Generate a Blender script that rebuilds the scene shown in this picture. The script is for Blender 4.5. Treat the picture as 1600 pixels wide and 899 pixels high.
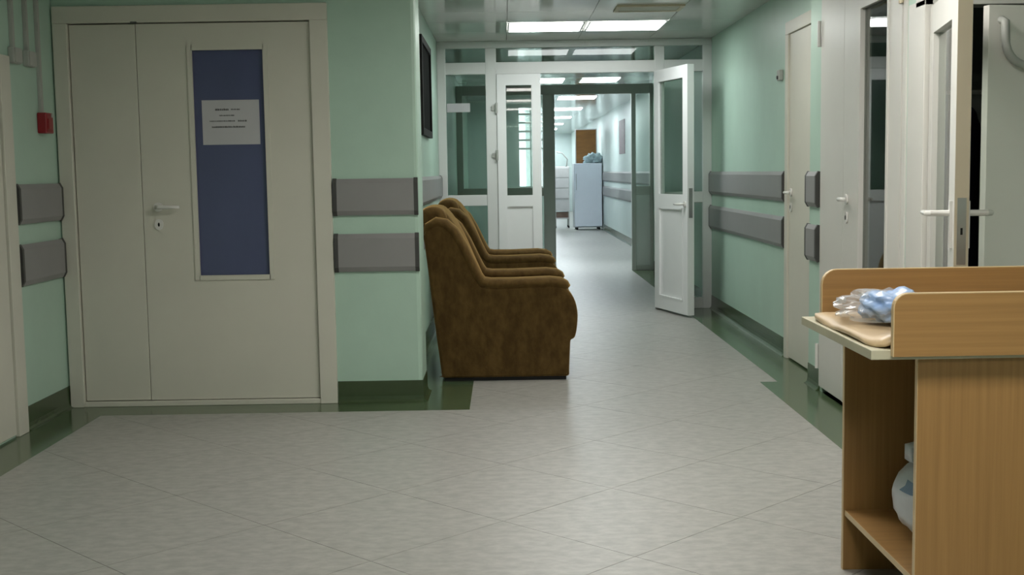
import bpy, bmesh, math, random
from mathutils import Vector, Matrix, noise
random.seed(7)
for o in list(bpy.data.objects): bpy.data.objects.remove(o)
SC = bpy.context.scene
COL = SC.collection
PI = math.pi

# ------------------------------------------------------------ camera
F_PX, EYE = 1900.0, 1.26
YAW, PITCH, ROLL = 0.0053447, 0.0948095, 0.0155
cam_d = bpy.data.cameras.new('camera'); cam = bpy.data.objects.new('camera', cam_d); COL.objects.link(cam)
cam_d.sensor_width = 36.0; cam_d.lens = F_PX * 36.0 / 1600.0; cam_d.clip_end = 200
fw = Vector((math.sin(YAW)*math.cos(PITCH), math.cos(YAW)*math.cos(PITCH), -math.sin(PITCH)))
rt = Vector((math.cos(YAW), -math.sin(YAW), 0)); up = rt.cross(fw)
c, s = math.cos(ROLL), math.sin(ROLL)
r2 = c*rt - s*up; u2 = c*up + s*rt
m3 = Matrix((r2, u2, -fw)).transposed()
cam.matrix_world = Matrix.Translation((0, 0, EYE)) @ m3.to_4x4()
SC.camera = cam
# ------------------------------------------------------------ world (daylight outside the far window) and exposure
w = bpy.data.worlds.new('world'); SC.world = w; w.use_nodes = True
w.node_tree.nodes['Background'].inputs[0].default_value = (0.80, 0.85, 1.0, 1)
w.node_tree.nodes['Background'].inputs[1].default_value = 9.0
SC.view_settings.view_transform = 'Standard'; SC.view_settings.look = 'None'
SC.view_settings.gamma = 1; SC.view_settings.exposure = 0.0
SC.view_settings.use_curve_mapping = False
LAMP_CORRIDOR, HALL_FILL, LAMP_FAR, MIDDLE_FILL = 13.0, 20.0, 25.0, 9.5

# ------------------------------------------------------------ materials
MATS = {}
def mat(name, col, rough=0.5, var=0.0, scale=(6, 6, 6), spec=0.5, bump=0.0, bscale=200, sheen=0.0, metal=0.0, col2=None, coat=0.0):
    m = bpy.data.materials.new(name); m.use_nodes = True; nt = m.node_tree; N = nt.nodes; L = nt.links
    b = N['Principled BSDF']
    b.inputs['Roughness'].default_value = rough; b.inputs['Metallic'].default_value = metal
    b.inputs['Specular IOR Level'].default_value = spec
    if sheen: b.inputs['Sheen Weight'].default_value = sheen; b.inputs['Sheen Roughness'].default_value = 0.4; b.inputs['Sheen Tint'].default_value = (0.75, 0.48, 0.18, 1)
    if coat: b.inputs['Coat Weight'].default_value = coat; b.inputs['Coat Roughness'].default_value = 0.1
    tc = N.new('ShaderNodeTexCoord')
    c1 = (*col, 1)
    c2 = (*(col2 if col2 else [x*(1-var) for x in col]), 1)
    mp = N.new('ShaderNodeMapping'); mp.inputs['Scale'].default_value = scale
    L.new(tc.outputs['Object'], mp.inputs['Vector'])
    nz = N.new('ShaderNodeTexNoise'); nz.inputs['Scale'].default_value = 1.0; nz.inputs['Detail'].default_value = 5; nz.inputs['Roughness'].default_value = 0.6
    L.new(mp.outputs[0], nz.inputs['Vector'])
    rp = N.new('ShaderNodeValToRGB'); rp.color_ramp.elements[0].position = 0.35; rp.color_ramp.elements[1].position = 0.65
    rp.color_ramp.elements[0].color = c2; rp.color_ramp.elements[1].color = c1
    L.new(nz.outputs['Fac'], rp.inputs['Fac']); L.new(rp.outputs['Color'], b.inputs['Base Color'])
    if bump:
        n2 = N.new('ShaderNodeTexNoise'); n2.inputs['Scale'].default_value = bscale; n2.inputs['Detail'].default_value = 3
        L.new(tc.outputs['Object'], n2.inputs['Vector'])
        bp = N.new('ShaderNodeBump'); bp.inputs['Strength'].default_value = bump; bp.inputs['Distance'].default_value = 0.004
        L.new(n2.outputs['Fac'], bp.inputs['Height']); L.new(bp.outputs['Normal'], b.inputs['Normal'])
    MATS[name] = m
    return m
def glass_mat(name, tint, ior=1.5, gloss=1.0, rough=0.02):
    m = bpy.data.materials.new(name); m.use_nodes = True; nt = m.node_tree; N = nt.nodes; L = nt.links
    N.remove(N['Principled BSDF']); out = N['Material Output']
    tr = N.new('ShaderNodeBsdfTransparent'); tr.inputs[0].default_value = (*tint, 1)
    gl = N.new('ShaderNodeBsdfGlossy'); gl.inputs['Roughness'].default_value = rough; gl.inputs[0].default_value = (gloss, gloss, gloss, 1)
    fr = N.new('ShaderNodeFresnel'); fr.inputs[0].default_value = ior
    mx = N.new('ShaderNodeMixShader')
    ge = N.new('ShaderNodeNewGeometry'); iv = N.new('ShaderNodeMath'); iv.operation = 'SUBTRACT'; iv.inputs[0].default_value = 1.0
    L.new(ge.outputs['Backfacing'], iv.inputs[1])
    mu = N.new('ShaderNodeMath'); mu.operation = 'MULTIPLY'; L.new(fr.outputs[0], mu.inputs[0]); L.new(iv.outputs[0], mu.inputs[1])
    L.new(mu.outputs[0], mx.inputs[0]); L.new(tr.outputs[0], mx.inputs[1]); L.new(gl.outputs[0], mx.inputs[2]); L.new(mx.outputs[0], out.inputs[0])
    MATS[name] = m; return m
def emit_mat(name, col, strength):
    m = bpy.data.materials.new(name); m.use_nodes = True
    b = m.node_tree.nodes['Principled BSDF']
    b.inputs['Base Color'].default_value = (0.8, 0.8, 0.8, 1)
    b.inputs['Emission Color'].default_value = (*col, 1); b.inputs['Emission Strength'].default_value = strength
    MATS[name] = m; return m

mat('green_paint', (0.43, 0.595, 0.495), 0.38, 0.06, (3, 3, 3), bump=0.08, bscale=90)
mat('overlit_paint', (0.60, 0.68, 0.66), 0.4, 0.05, (3, 3, 3))  # green paint whitened, strong far corridor light put into the colour
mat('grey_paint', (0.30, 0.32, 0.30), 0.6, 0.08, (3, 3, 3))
mat('cream_paint', (0.62, 0.605, 0.525), 0.42, 0.05, (2, 2, 2))
mat('white_paint', (0.62, 0.61, 0.57), 0.35, 0.05, (2, 2, 2))
mat('pvc_white', (0.83, 0.84, 0.84), 0.3, 0.03, (2, 2, 2))
mat('bright_white', (0.80, 0.78, 0.73), 0.4, 0.04, (2, 2, 2))
mat('beige_edge', (0.60, 0.52, 0.38), 0.45, 0.06, (3, 3, 3))
mat('pvc', (0.70, 0.71, 0.70), 0.3, 0.04, (2, 2, 2))
mat('aluminium_grey', (0.52, 0.53, 0.50), 0.45, 0.08, (2, 2, 2))
mat('bumper_grey', (0.26, 0.255, 0.255), 0.42, 0.06, (4, 4, 4))
mat('cap_grey', (0.055, 0.055, 0.052), 0.5, 0.1)
mat('dark_green', (0.055, 0.085, 0.038), 0.25, 0.2, (5, 5, 5))
mat('border_green', (0.082, 0.122, 0.062), 0.16, 0.18, (5, 5, 5))
mat('joint', (0.17, 0.165, 0.15), 0.7, 0.2)
mat('tile', (0.385, 0.378, 0.352), 0.36, 0.24, (16, 26, 9), spec=0.45)
mat('ceiling_panel', (0.61, 0.605, 0.58), 0.10, 0.05, (2, 2, 2), spec=0.5)
mat('ceiling_plain', (0.40, 0.40, 0.38), 0.6, 0.05)
mat('metal_frame', (0.55, 0.55, 0.53), 0.35, 0.05, metal=0.6)
mat('steel', (0.42, 0.42, 0.41), 0.3, 0.1, metal=0.9)
mat('white_handle', (0.72, 0.71, 0.68), 0.25, 0.03)
mat('black', (0.012, 0.012, 0.012), 0.6, 0.2, spec=0.2)
mat('dark_picture', (0.012, 0.014, 0.013), 0.8, 0.5, (6, 6, 6), spec=0.05)
mat('blue_film', (0.085, 0.095, 0.19), 0.12, 0.12, (2, 2, 1), spec=0.5)
mat('paper', (0.50, 0.50, 0.52), 0.6, 0.04)
mat('ink', (0.06, 0.06, 0.06), 0.7, 0.2)
mat('red_plastic', (0.28, 0.012, 0.018), 0.35, 0.1)
mat('grey_plastic', (0.42, 0.43, 0.40), 0.45, 0.06)
mat('velvet', (0.098, 0.058, 0.017), 0.85, 0, (20, 20, 11), spec=0.15, bump=0.5, bscale=60, sheen=0.9, col2=(0.056, 0.031, 0.008))
mat('beech_v', (0.35, 0.195, 0.066), 0.42, 0, (70, 70, 1.4), col2=(0.285, 0.155, 0.052))
mat('beech_h', (0.35, 0.195, 0.066), 0.42, 0, (1.4, 70, 75), col2=(0.285, 0.155, 0.052))
mat('edge_band', (0.60, 0.44, 0.24), 0.4, 0.08)
mat('laminate', (0.50, 0.47, 0.34), 0.4, 0.1, (5, 5, 5))
mat('oilcloth', (0.56, 0.41, 0.24), 0.35, 0.12, (9, 9, 9))
mat('bag_white', (0.62, 0.64, 0.68), 0.3, 0.1, (10, 10, 10), bump=0.3, bscale=30)
mat('bag_print', (0.20, 0.28, 0.38), 0.35, 0.1)
mat('bag_blue', (0.26, 0.40, 0.68), 0.25, 0, (14, 14, 14), col2=(0.42, 0.54, 0.74), bump=0.4, bscale=40)
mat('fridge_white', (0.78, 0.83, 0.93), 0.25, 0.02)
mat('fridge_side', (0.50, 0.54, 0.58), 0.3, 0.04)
mat('brown_board', (0.30, 0.13, 0.03), 0.6, 0.25, (4, 4, 12))
mat('teal_cloth', (0.42, 0.55, 0.58), 0.7, 0.3, (12, 12, 12))
mat('trolley_white', (0.62, 0.61, 0.60), 0.4, 0.08)
mat('box_brown', (0.18, 0.12, 0.09), 0.6, 0.2)
mat('navy_cloth', (0.035, 0.045, 0.10), 0.9, 0.4, (12, 12, 12))
mat('dark_cloth', (0.020, 0.016, 0.018), 0.9, 0.4, (12, 12, 12))
mat('poster', (0.34, 0.26, 0.28), 0.5, 0.3, (20, 20, 20))
glass_mat('pane_glass', (0.76, 0.80, 0.77), 1.5)
glass_mat('dark_glass', (0.6, 0.63, 0.6), 1.6)
glass_mat('clear_film', (0.93, 0.93, 0.92), 1.45, rough=0.15)
_n = MATS['clear_film'].node_tree; _d = _n.nodes.new('ShaderNodeBsdfDiffuse'); _d.inputs[0].default_value = (0.75, 0.76, 0.78, 1)
_m = _n.nodes.new('ShaderNodeMixShader'); _m.inputs[0].default_value = 0.22; _o = _n.nodes['Material Output']
_p = _o.inputs[0].links[0].from_socket; _n.links.new(_p, _m.inputs[1]); _n.links.new(_d.outputs[0], _m.inputs[2]); _n.links.new(_m.outputs[0], _o.inputs[0])
emit_mat('lamp_corridor', (0.96, 1.0, 0.98), LAMP_CORRIDOR)
emit_mat('hall_fill', (1.0, 0.97, 0.91), HALL_FILL)
emit_mat('middle_fill', (1.0, 0.97, 0.91), MIDDLE_FILL)  # for the dimmer pair added out of view over the corridor start
emit_mat('lamp_far', (0.87, 0.95, 1.0), LAMP_FAR)

# ------------------------------------------------------------ helpers
def BM(): return bmesh.new()
def bx(bm, x0, x1, y0, y1, z0, z1, bev=0.0, seg=2):
    x0, x1 = min(x0, x1), max(x0, x1); y0, y1 = min(y0, y1), max(y0, y1); z0, z1 = min(z0, z1), max(z0, z1)
    v = [bm.verts.new(p) for p in ((x0,y0,z0),(x1,y0,z0),(x1,y1,z0),(x0,y1,z0),(x0,y0,z1),(x1,y0,z1),(x1,y1,z1),(x0,y1,z1))]
    fs = [bm.faces.new([v[i] for i in q]) for q in ((3,2,1,0),(4,5,6,7),(0,1,5,4),(1,2,6,5),(2,3,7,6),(3,0,4,7))]
    if bev:
        es = list({e for f in fs for e in f.edges})
        bmesh.ops.bevel(bm, geom=es, offset=bev, segments=seg, affect='EDGES', profile=0.5)
    return bm
def box(*a, **k): return bx(BM(), *a, **k)
def prism(bm, pts, a, b, axis='y', bev=0.0):
    def P(p, t): return {'y': (p[0], t, p[1]), 'x': (t, p[0], p[1]), 'z': (p[0], p[1], t)}[axis]
    A = [bm.verts.new(P(p, a)) for p in pts]; B = [bm.verts.new(P(p, b)) for p in pts]
    n = len(pts); fs = [bm.faces.new(A), bm.faces.new(B[::-1])]
    for i in range(n): fs.append(bm.faces.new((A[i], B[i], B[(i+1) % n], A[(i+1) % n])))
    if bev:
        es = list(set(fs[0].edges) | set(fs[1].edges))
        bmesh.ops.bevel(bm, geom=es, offset=bev, segments=2, affect='EDGES', profile=0.5)
    bmesh.ops.recalc_face_normals(bm, faces=bm.faces[:])
    return bm
def tube(bm, pts, r, seg=10, caps=True):
    pts = [Vector(p) for p in pts]; rings = []
    for i, p in enumerate(pts):
        d = (pts[min(i+1, len(pts)-1)] - pts[max(i-1, 0)]).normalized()
        a = d.cross(Vector((0, 0, 1)))
        if a.length < 1e-3: a = d.cross(Vector((1, 0, 0)))
        a.normalize(); b = d.cross(a)
        rr = r[i] if isinstance(r, (list, tuple)) else r
        rings.append([bm.verts.new(p + rr*(math.cos(2*PI*k/seg)*a + math.sin(2*PI*k/seg)*b)) for k in range(seg)])
    for i in range(len(rings)-1):
        for k in range(seg): bm.faces.new((rings[i][k], rings[i][(k+1) % seg], rings[i+1][(k+1) % seg], rings[i+1][k]))
    if caps: bm.faces.new(rings[0][::-1]); bm.faces.new(rings[-1])
    bmesh.ops.recalc_face_normals(bm, faces=bm.faces[:])
    return bm
def spline(pts, n=4):
    out = []; m = len(pts)
    for i in range(m):
        p0, p1, p2, p3 = [Vector(pts[(i+k) % m]) for k in (-1, 0, 1, 2)]
        for j in range(n):
            t = j/n
            out.append(0.5*((2*p1) + (p2-p0)*t + (2*p0-5*p1+4*p2-p3)*t*t + (3*p1-p0-3*p2+p3)*t**3))
    return out
def puff(bm, pts, y0, y1, r, n=4, slices=6, smooth=3, belly=0.0, wob=0.0):
    """profile (x,z) extruded along y with rounded rims of radius r and an optional belly"""
    P = spline(pts, smooth) if smooth > 1 else [Vector(p) for p in pts]
    m = len(P)
    area = sum(P[i].x*P[(i+1) % m].y - P[(i+1) % m].x*P[i].y for i in range(m))
    sg = 1 if area > 0 else -1
    nr = []
    for i in range(m):
        t = (P[(i+1) % m] - P[i-1]); t.normalize(); nr.append(Vector((t.y, -t.x))*sg)
    st = []
    for k in range(n+1):
        a = PI/2*k/n; st.append((y0 + r*(1-math.sin(a)), -r*(1-math.cos(PI/2-a))))
    lo = [(y0 + r*(1-math.cos(PI/2*k/n)), -r*(1-math.sin(PI/2*k/n))) for k in range(n+1)]
    mid = [(y0+r+(y1-y0-2*r)*k/slices, belly*math.sin(PI*k/slices)) for k in range(1, slices)]
    hi = [(y1 - (y-y0), o) for y, o in reversed(lo)]
    rings = []
    for y, o in lo+mid+hi:
        ring = []
        for p, q in zip(P, nr):
            oo = o + (wob*noise.noise(Vector((p.x*6, y*6, p.y*6))) if wob else 0)
            v = p + q*oo; ring.append(bm.verts.new((v.x, y, v.y)))
        rings.append(ring)
    for i in range(len(rings)-1):
        for k in range(m): bm.faces.new((rings[i][k], rings[i][(k+1) % m], rings[i+1][(k+1) % m], rings[i+1][k]))
    bm.faces.new(rings[0]); bm.faces.new(rings[-1][::-1])
    bmesh.ops.recalc_face_normals(bm, faces=bm.faces[:])
    return bm
def blob(bm, cx, cy, cz, rx, ry, rz, amp=0.2, freq=3.0, seed=0, sub=4, zmin=None):
    g = bmesh.ops.create_icosphere(bm, subdivisions=sub, radius=1.0)
    for v in g['verts']:
        d = v.co.normalized(); k = 1 + amp*noise.noise(d*freq + Vector((seed, seed*1.7, 3))) + amp*0.6*noise.noise(d*freq*2.6 + Vector((9, seed, 1)))
        v.co = Vector((cx + d.x*rx*k, cy + d.y*ry*k, cz + d.z*rz*k))
        if zmin is not None and v.co.z < zmin: v.co.z = zmin
    return bm
def rot_bm(bm, ang, piv):
    bmesh.ops.rotate(bm, cent=piv, matrix=Matrix.Rotation(ang, 3, 'Z'), verts=bm.verts[:]); return bm

def link(name, bm, m, smooth=False):
    me = bpy.data.meshes.new(name); bm.to_mesh(me); bm.free()
    me.materials.append(MATS[m])
    if smooth:
        for p in me.polygons: p.use_smooth = len(p.vertices) < 9 or len(p.vertices) == 10
    o = bpy.data.objects.new(name, me); COL.objects.link(o); return o
def tag(o, label=None, cat=None, group=None, kind=None):
    if label: o['label'] = label
    if cat: o['category'] = cat
    if group: o['group'] = group
    if kind: o['kind'] = kind
    return o
def thing(name, label, cat, loc=(0, 0, 0), rz=0.0, group=None, kind=None):
    o = bpy.data.objects.new(name, None); COL.objects.link(o); o.empty_display_size = 0.05
    o.location = loc; o.rotation_euler = (0, 0, rz)
    return tag(o, label, cat, group, kind)
def part(name, bm, m, parent, smooth=False, label=None, local=False):
    """bm given in world coordinates (or local to an Empty's frame when local=True)"""
    if not local:
        off = Vector((0, 0, 0)); p = parent
        while p is not None: off += Vector(p.location); p = p.parent
        bmesh.ops.translate(bm, vec=-off, verts=bm.verts[:])
    o = link(name, bm, m, smooth); o.parent = parent
    if label: o['label'] = label
    return o
def structure(name, bm, m, label, cat, smooth=False):
    return tag(link(name, bm, m, smooth), label, cat, kind='structure')
def copy_tree(o, parent=None):
    c_ = o.copy(); COL.objects.link(c_); c_.parent = parent
    for ch in list(o.children): copy_tree(ch, c_)
    return c_

# ------------------------------------------------------------ dimensions of the place
CEIL = 2.42
XL, YD = -2.42, 6.66            # left wall, wall with the cream double door
XC, XCW = -0.467, -0.58         # pilaster side, corridor left wall
XA, XB, YSTEP = 1.87, 1.77, 7.05  # corridor right wall, its thicker near part, the step
YF = 5.15                       # wall facing the hall beyond the right corner
YP, YP2 = 11.0, 15.3            # the two glazed partitions
XF, XFL, YR, YE = 2.12, 0.80, 20.0, 38.0
XH, YBACK = 3.3, -2.5

# ------------------------------------------------------------ floor with tiles and green border
floor = structure('floor', box(XL-0.1, XH+0.1, YBACK-0.1, YE+0.1, -0.06, -0.004), 'joint', 'grey marbled floor tiles laid diagonally with a dark green border', 'floor')
def clip(poly, ax, val, keep_less):
    out = []
    for i in range(len(poly)):
        a, b = poly[i], poly[(i+1) % len(poly)]
        ia = (a[ax] <= val) == keep_less or a[ax] == val; ib = (b[ax] <= val) == keep_less or b[ax] == val
        if ia: out.append(a)
        if ia != ib:
            t = (val-a[ax])/(b[ax]-a[ax]); out.append((a[0]+t*(b[0]-a[0]), a[1]+t*(b[1]-a[1])))
    return out
BL, BR1, BR2, BD = -2.167, 1.495, 1.60, 6.40
RECTS = [(BL, BR1, 1.2, BD), (-0.202, BR1, BD, 7.10), (-0.202, BR2, 7.10, YP-0.04)]
g, hw = 0.865, 0.865/2 - 0.0016
nt_ = 0
for i in range(-12, 22):
    for j in range(-12, 22):
        sx, sy = 3.42+g*(i+0.5), 4.33+g*(j+0.5)   # x+y and y-x of the tile centre
        cx, cy = (sx-sy)/2, (sx+sy)/2
        dia = [(cx, cy-hw), (cx+hw, cy), (cx, cy+hw), (cx-hw, cy)]
        bm = BM(); any_ = False
        for (x0, x1, y0, y1) in RECTS:
            q = dia
            for ax, v, l in ((0, x0, False), (0, x1, True), (1, y0, False), (1, y1, True)):
                if q: q = clip(q, ax, v, l)
            if len(q) >= 3:
                a = abs(sum(q[k][0]*q[(k+1) % len(q)][1]-q[(k+1) % len(q)][0]*q[k][1] for k in range(len(q))))/2
                if a > 2e-4: prism(bm, q, -0.0045, 0.0, 'z'); any_ = True
        if any_: part('tile', bm, 'tile', floor); nt_ += 1
        else: bm.free()
part('floor_covering', box(BL, XH, YBACK, 1.2, -0.0045, 0), 'tile', floor)
part('floor_covering', box(BR1+0.26, XH, 1.2, YF, -0.0045, 0), 'tile', floor)
part('floor_covering', box(XB, XH, YF, 7.0, -0.0045, 0), 'tile', floor)
part('floor_covering', box(XCW+0.25, BR2, YP-0.04, YP2, -0.0045, 0), 'tile', floor)
part('floor_covering', box(-0.6, XF, YP2, YE, -0.0045, 0), 'tile', floor)
part('border_strip', box(XL, BL, YBACK, YD, -0.0045, 0), 'border_green', floor)
part('border_strip', box(BL, XC, BD, YD, -0.0045, 0), 'border_green', floor)
part('border_strip', box(XCW, -0.202, BD+1e-4 if False else YD, YP2, -0.0045, 0), 'border_green', floor)
part('border_strip', box(XC, -0.202, BD, YD, -0.0045, 0), 'border_green', floor)
part('border_strip', box(BR1, XB+0.2, 1.2, 7.10, -0.0045, 0), 'border_green', floor)
part('border_strip', box(BR2, XA+0.1, 7.10, YP2, -0.0045, 0), 'border_green', floor)

# ------------------------------------------------------------ ceiling
ceiling = structure('ceiling', box(XL-0.1, XH+0.1, YBACK-0.1, YE+0.1, CEIL+0.012, CEIL+0.08), 'ceiling_plain', 'glossy grey suspended ceiling of square panels', 'ceiling')
LAMPS = []   # (x0, x1, y0, y1) holes in the panel grid
gx = [-0.585, 0.045, 0.675, 1.305, 1.88]
gy = [6.46 + 0.635*k for k in range(0, 8)]   # 6.46 ... 10.9
lamp_cells = set()
for iy in range(len(gy)-1):
    for ix in range(4):
        x0, x1, y0, y1 = gx[ix], gx[ix+1], gy[iy], gy[iy+1]
        if ix in (1, 2) and iy == 5: lamp_cells.add((ix, iy)); continue
        part('panel', box(x0+0.002, x1-0.002, y0+0.002, y1-0.002, CEIL, CEIL+0.014), 'ceiling_panel', ceiling)
part('panel', box(-0.585, 1.88, gy[-1]+0.002, YP2, CEIL, CEIL+0.014), 'ceiling_panel', ceiling)
for k in range(8):
    for ix, (a, b) in enumerate(((-0.6, 0.28), (0.28, 0.88), (0.88, 1.50), (1.50, 2.12))):
        part('panel', box(a+0.002, b-0.002, YP2+2.84*k+0.002, YP2+2.84*(k+1)-0.002, CEIL+0.002, CEIL+0.014), 'ceiling_panel', ceiling)
for k in range(14):
    for a in range(9):
        x0 = -2.42 + 0.64*a; y0 = -2.5 + 0.64*k
        if x0 < 3.3: part('panel', box(x0+0.002, min(x0+0.638, 3.3), y0+0.002, y0+0.638, CEIL, CEIL+0.014), 'ceiling_panel', ceiling)

# ------------------------------------------------------------ walls
bm = box(XL-0.1, XL, YBACK, YD+0.1, 0, CEIL+0.012)
structure('wall_left', bm, 'green_paint', 'pale green wall on the left carrying white cable ducts and a red call point', 'wall')
bm = BM()                                              # wall with the double door, opening X -2.34..-1.03
bx(bm, XL, -2.345, YD, YD+0.12, 0, CEIL+0.012); bx(bm, -1.02, XCW, YD, YD+0.12, 0, CEIL+0.012); bx(bm, -2.345, -1.02, YD, YD+0.12, 2.10, CEIL+0.012)
bx(bm, XL-0.1, XCW, YD+0.13, YD+0.16, 0, CEIL+0.012)  # unseen slab added behind the double door to keep outside light out
prism(bm, [(XCW, YD), (XC-0.022, YD), (XC-0.006, YD+0.006), (XC, YD+0.022), (XC, 7.0), (XCW, 7.0)], 0, CEIL+0.012, 'z')
structure('wall_back', bm, 'green_paint', 'pale green wall around the cream double door ending in a pilaster', 'wall')
structure('wall_corridor_left', box(XCW-0.1, XCW, YD+0.12, YR, 0, CEIL+0.012), 'green_paint', 'pale green corridor wall behind the armchairs', 'wall')
bm = BM()                                              # corridor right wall with step; openings door_2, door_3
bx(bm, XA, XA+0.1, 8.0, YP2, 0, CEIL+0.012); bx(bm, XA, XA+0.1, 7.0, 8.0, 2.14, CEIL+0.012); bx(bm, XA, XA+0.1, YSTEP-0.05, 7.15, 0, CEIL+0.012); bx(bm, XA+0.1, XA+0.14, 7.0, 8.1, 0, CEIL+0.012)  # last slab is added behind the door to stop light leaking under it
bx(bm, XB, XA+0.1, 6.74, YSTEP, 0, CEIL+0.012); bx(bm, XB, XB+0.1, 5.36, 6.74, 2.22, CEIL+0.012); bx(bm, XB, XB+0.1, YF+0.1, 5.36, 0, CEIL+0.012)
structure('wall_right', bm, 'green_paint', 'pale green corridor wall on the right with grey bumper rails', 'wall')
bm = BM()
bx(bm, XB, 1.80, YF, YF+0.1, 0, CEIL+0.012); bx(bm, 2.66, XH, YF, YF+0.1, 0, CEIL+0.012); bx(bm, 1.80, 2.66, YF, YF+0.1, 1.95, CEIL+0.012)
structure('wall_front', bm, 'green_paint', 'pale green wall around the half open door behind the changing table', 'wall')
bm = BM()
bx(bm, XH, XH+0.1, YBACK, 7.1, 0, CEIL+0.012)
structure('wall_far_right', bm, 'green_paint', 'pale green side wall of the hall beyond the changing table', 'wall')
structure('wall_behind', box(XL-0.1, XH+0.1, YBACK-0.1, YBACK, 0, CEIL+0.012), 'green_paint', 'pale green wall closing the hall opposite the corridor', 'wall')
structure('wall_room', box(XA+0.1, XH+0.1, 7.0, 7.1, 0, CEIL+0.012), 'grey_paint', 'grey back wall of the dark cloakroom', 'wall')
structure('wall_far_side', box(XF, XF+0.1, YP2, YE, 0, CEIL+0.012), 'overlit_paint', 'green wall of the far corridor beside the fridge, whitened for strong light', 'wall')
bm = BM()
bx(bm, XA+0.1, XF+0.1, YP2-0.1, YP2, 0, CEIL+0.012)
structure('wall_jog', bm, 'green_paint', 'short green wall return beside the far glazed screen', 'wall')
bm = BM()                                              # return wall with the window
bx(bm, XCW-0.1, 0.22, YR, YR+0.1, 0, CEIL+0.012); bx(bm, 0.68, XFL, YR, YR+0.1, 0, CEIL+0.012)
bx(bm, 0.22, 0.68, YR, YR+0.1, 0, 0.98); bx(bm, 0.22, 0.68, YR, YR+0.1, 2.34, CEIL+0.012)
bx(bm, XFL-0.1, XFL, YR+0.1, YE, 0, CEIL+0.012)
structure('wall_far_left', bm, 'overlit_paint', 'pale green wall around the daylit window at the bend of the far corridor', 'wall')
structure('wall_end', box(XFL-0.1, XF+0.1, YE, YE+0.1, 0, CEIL+0.012), 'overlit_paint', 'pale green wall closing the far end of the corridor', 'wall')
# window in the return wall
win = thing('window_1', 'tall daylit window with white bars at the bend of the far corridor', 'window', (0.45, YR, 0.98), kind='structure')
bm = BM(); bx(bm, 0.22, 0.26, YR+0.02, YR+0.08, 0.98, 2.34); bx(bm, 0.64, 0.68, YR+0.02, YR+0.08, 0.98, 2.34); bx(bm, 0.26, 0.64, YR+0.02, YR+0.08, 0.98, 1.02); bx(bm, 0.26, 0.64, YR+0.02, YR+0.08, 2.30, 2.34)
part('window_frame', bm, 'pvc', win)
part('pane', box(0.26, 0.64, YR+0.045, YR+0.05, 1.02, 2.30), 'pane_glass', win)
for k in range(5): part('bar', box(0.26, 0.64, YR+0.025, YR+0.044, 1.62+0.14*k, 1.65+0.14*k), 'pvc', win)
part('bar', box(0.44, 0.46, YR+0.026, YR+0.043, 1.02, 2.30), 'pvc', win)

# baseboards -------------------------------------------------------------
def cove(pts_dir, a, b, plane, sign):
    pass
def baseboard(name, axis, a, b, plane, sg, label, h=0.12):
    """coved skirting on a wall plane; sg = direction out of the wall"""
    prof = [(0, 0.0), (0.028*sg, 0.0), (0.016*sg, 0.006), (0.008*sg, 0.016), (0.005*sg, 0.035), (0.004*sg, h), (0, h)]
    bm = BM()
    if axis == 'y':   # runs along y, wall at x = plane
        A = [bm.verts.new((plane+p[0], a, p[1])) for p in prof]; B = [bm.verts.new((plane+p[0], b, p[1])) for p in prof]
    else:
        A = [bm.verts.new((a, plane+p[0], p[1])) for p in prof]; B = [bm.verts.new((b, plane+p[0], p[1])) for p in prof]
    n = len(prof); bm.faces.new(A); bm.faces.new(B[::-1])
    for i in range(n): bm.faces.new((A[i], B[i], B[(i+1) % n], A[(i+1) % n]))
    bmesh.ops.recalc_face_normals(bm, faces=bm.faces[:])
    return structure(name, bm, 'dark_green', label, 'baseboard')
baseboard('baseboard_left', 'y', 6.04, YD, XL, 1, 'dark green skirting under the red call point')
baseboard('baseboard_back', 'x', -0.935, XC+0.004, YD, -1, 'dark green skirting on the pilaster beside the cream double door')
baseboard('baseboard_pilaster', 'y', YD, 7.0, XC, 1, 'dark green skirting on the pilaster side behind the near armchair')
baseboard('baseboard_corridor_left', 'y', 7.0, YP-0.04, XCW, 1, 'dark green skirting along the wall behind the armchairs')
baseboard('baseboard_right', 'y', 8.06, YP-0.04, XA, -1, 'dark green skirting along the right corridor wall up to the open glazed door')
baseboard('baseboard_step', 'y', 6.79, YSTEP, XB, -1, 'short dark green skirting between the two doors of the right wall')
baseboard('baseboard_vestibule', 'y', YP+0.04, YP2-0.1, XA, -1, 'dark green skirting between the two glazed screens')
baseboard('baseboard_far', 'y', YP2+0.02, 25.9, XF, -1, 'dark green skirting in the far corridor before the fridge')

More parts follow.
